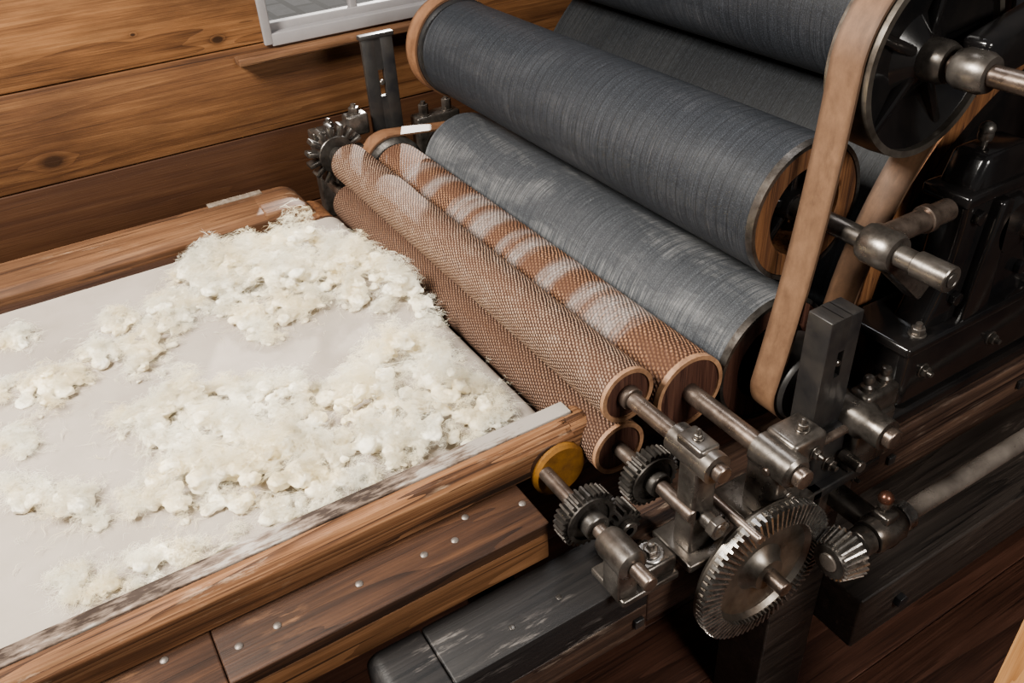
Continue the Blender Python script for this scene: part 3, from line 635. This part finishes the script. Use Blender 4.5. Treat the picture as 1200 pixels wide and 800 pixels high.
# ------------------------------------------------------------ wool
polys=[
 ('fluffy cream wool heap reaching under the upper feed roller at the far rail',.06,1.0,[(200,325),(250,300),(330,277),(395,276),(440,298),(495,326),(528,350),(512,382),(470,372),(420,362),(385,362),(345,380),(325,402),(285,396),(245,367),(205,357)]),
 ('thin straggling strip of wool locks across the left middle of the apron',.03,.7,[(0,442),(30,432),(60,442),(105,405),(115,375),(160,353),(215,342),(250,360),(212,388),(200,425),(185,455),(155,445),(150,418),(110,445),(80,475),(60,485),(30,492),(0,482)]),
 ('largest fluffy wool heap along the near rail, reaching the feed rollers',.065,1.0,[(130,478),(200,462),(265,443),(300,441),(380,455),(400,436),(450,406),(508,395),(542,418),(572,450),(600,484),(572,512),(500,540),(400,578),(360,610),(325,630),(290,624),(240,614),(190,608),(160,598),(140,578),(190,550),(175,534),(135,510)]),
 ('flat band of wool from the left edge towards the largest heap',.034,.8,[(0,558),(60,566),(110,572),(160,580),(175,606),(120,618),(60,612),(0,618)]),
 ('loose wool tufts close to the near rail at the lower left',.038,.8,[(60,672),(120,654),(200,634),(255,638),(270,650),(230,666),(170,692),(130,702),(90,707),(60,695)]),
 ('small wisp of cream wool at the left edge between the two left bands',.02,.8,[(0,498),(28,495),(42,518),(25,543),(0,548)]),
 ('small yellowish wool tuft alone near the upper left of the apron',.018,.8,[(0,390),(28,386),(52,398),(40,410),(0,412)]),
]
def inside(p,poly):
    c=False
    for i in range(len(poly)):
        a,b_=poly[i],poly[i-1]
        if (a.y>p.y)!=(b_.y>p.y) and p.x<(b_.x-a.x)*(p.y-a.y)/(b_.y-a.y)+a.x: c=not c
    return c
def edist(p,poly):
    best=9
    for i in range(len(poly)):
        a,b_=poly[i-1],poly[i]; ab=b_-a; t_=max(0,min(1,(p-a).dot(ab)/max(ab.length_squared,1e-9))); best=min(best,(p-(a+ab*t_)).length)
    return best
ico=bmesh.new(); bmesh.ops.create_icosphere(ico,subdivisions=2,radius=1); ico.verts.ensure_lookup_table()
IV=[v.co.copy() for v in ico.verts]; IF=[tuple(v.index for v in f.verts) for f in ico.faces]; ico.free()
tx=bpy.data.textures.new('wool lumps','CLOUDS'); tx.noise_scale=.022; tx.noise_depth=3
tx2=bpy.data.textures.new('wool curls','CLOUDS'); tx2.noise_scale=.006; tx2.noise_depth=2
def mesh_obj(name,V,Fc,mat,o0,parent=None):
    me=bpy.data.meshes.new(name); me.from_pydata([tuple(v-o0) for v in V],[],Fc); me.polygons.foreach_set('use_smooth',[True]*len(me.polygons)); me.materials.append(mat)
    o=bpy.data.objects.new(name,me); COL.objects.link(o)
    if parent: o.parent=parent
    else: o.location=o0
    return o
UP=Vector((0,0,1))
def strand(SV,SF,c0,d,u,L,bend,cr,tw,ph,rr,NS,droop=.9):
    base=len(SV); lim=rnd.uniform(.54,.578)
    for q_ in range(NS):
        s=q_/(NS-1); q=c0+d*L*(s-.5)+u*(bend*L*(s*s-.25))+(u*math.cos(tw*s+ph)+UP*math.sin(tw*s+ph))*cr
        q.z=max(q.z-droop*L*(s-.5)**2,.8525); q.x=min(q.x,-.901)
        if q.y>lim: del SV[base:]; return
        ta=rr*(1-.85*abs(s-.5)*2)+.00004
        for j in range(3):
            b_=2*PI*j/3; SV.append(q+(u*math.cos(b_)+UP*math.sin(b_))*ta)
    for q_ in range(NS-1):
        for j in range(3): SF.append((base+q_*3+j,base+q_*3+(j+1)%3,base+q_*3+3+(j+1)%3,base+q_*3+3+j))
for label,H,dens,pp in polys:
    P=[on_z(x,y,.855).to_2d() for x,y in pp]
    xs=[p.x for p in P]; ys=[p.y for p in P]
    area=abs(sum(P[i-1].x*P[i].y-P[i].x*P[i-1].y for i in range(len(P))))/2
    V=[];Fc=[]; SV=[];SF=[]
    pts=[]; n=int(area*3000*dens)+14; tries=0
    cn=lambda p: noise.noise(Vector((p.x*15,p.y*15,1.3)))+.4*noise.noise(Vector((p.x*34,p.y*34,4.3)))
    while len(pts)<n and tries<n*40:
        tries+=1
        p=Vector((rnd.uniform(min(xs),max(xs)),rnd.uniform(min(ys),max(ys))))
        if inside(p,P):
            if cn(p)<-.27 and rnd.random()<.93: continue
            pts.append(p)
    hs=[]
    for i,p in enumerate(pts):
        e=edist(p,P)
        h=min(H,e*.85+.005)*(0.3+1.5*max(0,cn(p)+.28)); hs.append(h)
        r=rnd.uniform(.007,.015) if e>.02 else rnd.uniform(.003,.008)
        zc=.850+h*rnd.uniform(.2,.72); sq=Vector((rnd.uniform(1,1.5),rnd.uniform(1,1.5),rnd.uniform(.5,.85))); base=len(V)
        rz=Matrix.Rotation(rnd.random()*PI,3,'Z')
        for v in IV:
            w=Vector((p.x,p.y,zc))+rz@Vector((v.x*sq.x,v.y*sq.y,v.z*sq.z))*r; w.x=min(w.x,-.905); w.y=min(w.y,.56); V.append(w)
        Fc+=[tuple(base+j for j in f) for f in IF]
    for k in range(int(len(pts)*23)):        # soft fuzz, curled locks and thin veils
        i=rnd.randrange(len(pts)); p=pts[i]; h=hs[i]
        t_=rnd.random(); sg=.04 if t_<.03 else (.016 if t_<.12 else .006)
        z0=.857+h*rnd.uniform(.55,1.12) if t_>=.12 else .8555
        a=2*PI*noise.noise(Vector((p.x*11,p.y*11,7)))*1.6+rnd.gauss(0,.9); L=rnd.uniform(.009,.027); cr=rnd.uniform(.0008,.0034); tw=rnd.uniform(4,18)
        off=Vector((rnd.gauss(0,sg),rnd.gauss(0,sg),0)); d=Vector((math.cos(a),math.sin(a),rnd.uniform(-.3,.35)))
        u=Vector((-math.sin(a),math.cos(a),0)); c0=Vector((p.x,p.y,z0))+off; bend=rnd.uniform(-1.6,1.6)
        for st in range(rnd.choice((1,2,3,4))):
            so=Vector((rnd.gauss(0,.0016),rnd.gauss(0,.0016),rnd.gauss(0,.001)))
            strand(SV,SF,c0+so,d,u,L*rnd.uniform(.7,1.25),bend+rnd.gauss(0,.3),cr,tw,rnd.gauss(0,.45),rnd.uniform(.00011,.0003),9)
    o0=Vector((sum(xs)/len(xs),sum(ys)/len(ys),.852))
    o=mesh_obj('wool_heap',V,Fc,WOOL,o0); tag(o,label,'wool',None,'heaps of loose wool')
    md=o.modifiers.new('remesh','REMESH'); md.mode='VOXEL'; md.voxel_size=.0024; md.use_smooth_shade=True
    md=o.modifiers.new('smooth','SMOOTH'); md.iterations=6; md.factor=.5
    for tt,st in ((tx,.013),(tx2,.0045)):
        md=o.modifiers.new('disp','DISPLACE'); md.texture=tt; md.texture_coords='GLOBAL'; md.strength=st; md.mid_level=.56
    s=mesh_obj('loose_fibers',SV,SF,FIBER,o0,o); s['kind']='stuff'
# ------------------------------------------------------------ light
def area(name,loc,target,size,power,col=(1,1,1)):
    l=bpy.data.lights.new(name,'AREA'); l.shape='SQUARE'; l.size=size; l.energy=power; l.color=col
    o=bpy.data.objects.new(name,l); COL.objects.link(o); o.location=loc; o.rotation_euler=(Vector(target)-Vector(loc)).to_track_quat('-Z','Y').to_euler(); return o
area('key_light_front',(-1.15,-1.0,2.65),(-1.3,.4,.9),.6,225,(1,.94,.85))  # unseen key light from above left, not a ceiling fixture
area('fill_light_back',(-1.7,1.3,3.0),(-1.2,.9,1.0),.6,14,(.96,.97,1))  # unseen weak fill from above the rollers, not a ceiling fixture
area('fill_light_side',(1.1,.9,2.0),(-.6,1.1,.5),.6,54,(1,.95,.88))  # added fill that brightens the lower right of the frame, no real lamp
s=bpy.data.lights.new('sun','SUN'); s.energy=12; s.angle=R(.8); s.color=(1,.95,.88); so=bpy.data.objects.new('sun',s); COL.objects.link(so)
so.rotation_euler=Vector((1.2,-.62,-.68)).to_track_quat('-Z','Y').to_euler()
w=bpy.data.worlds.new('world'); bpy.context.scene.world=w; w.use_nodes=True
bg=w.node_tree.nodes['Background']; bg.inputs[0].default_value=(1,.97,.94,1); bg.inputs[1].default_value=.1
for o in bpy.data.objects:
    if '_w' in o: del o['_w']
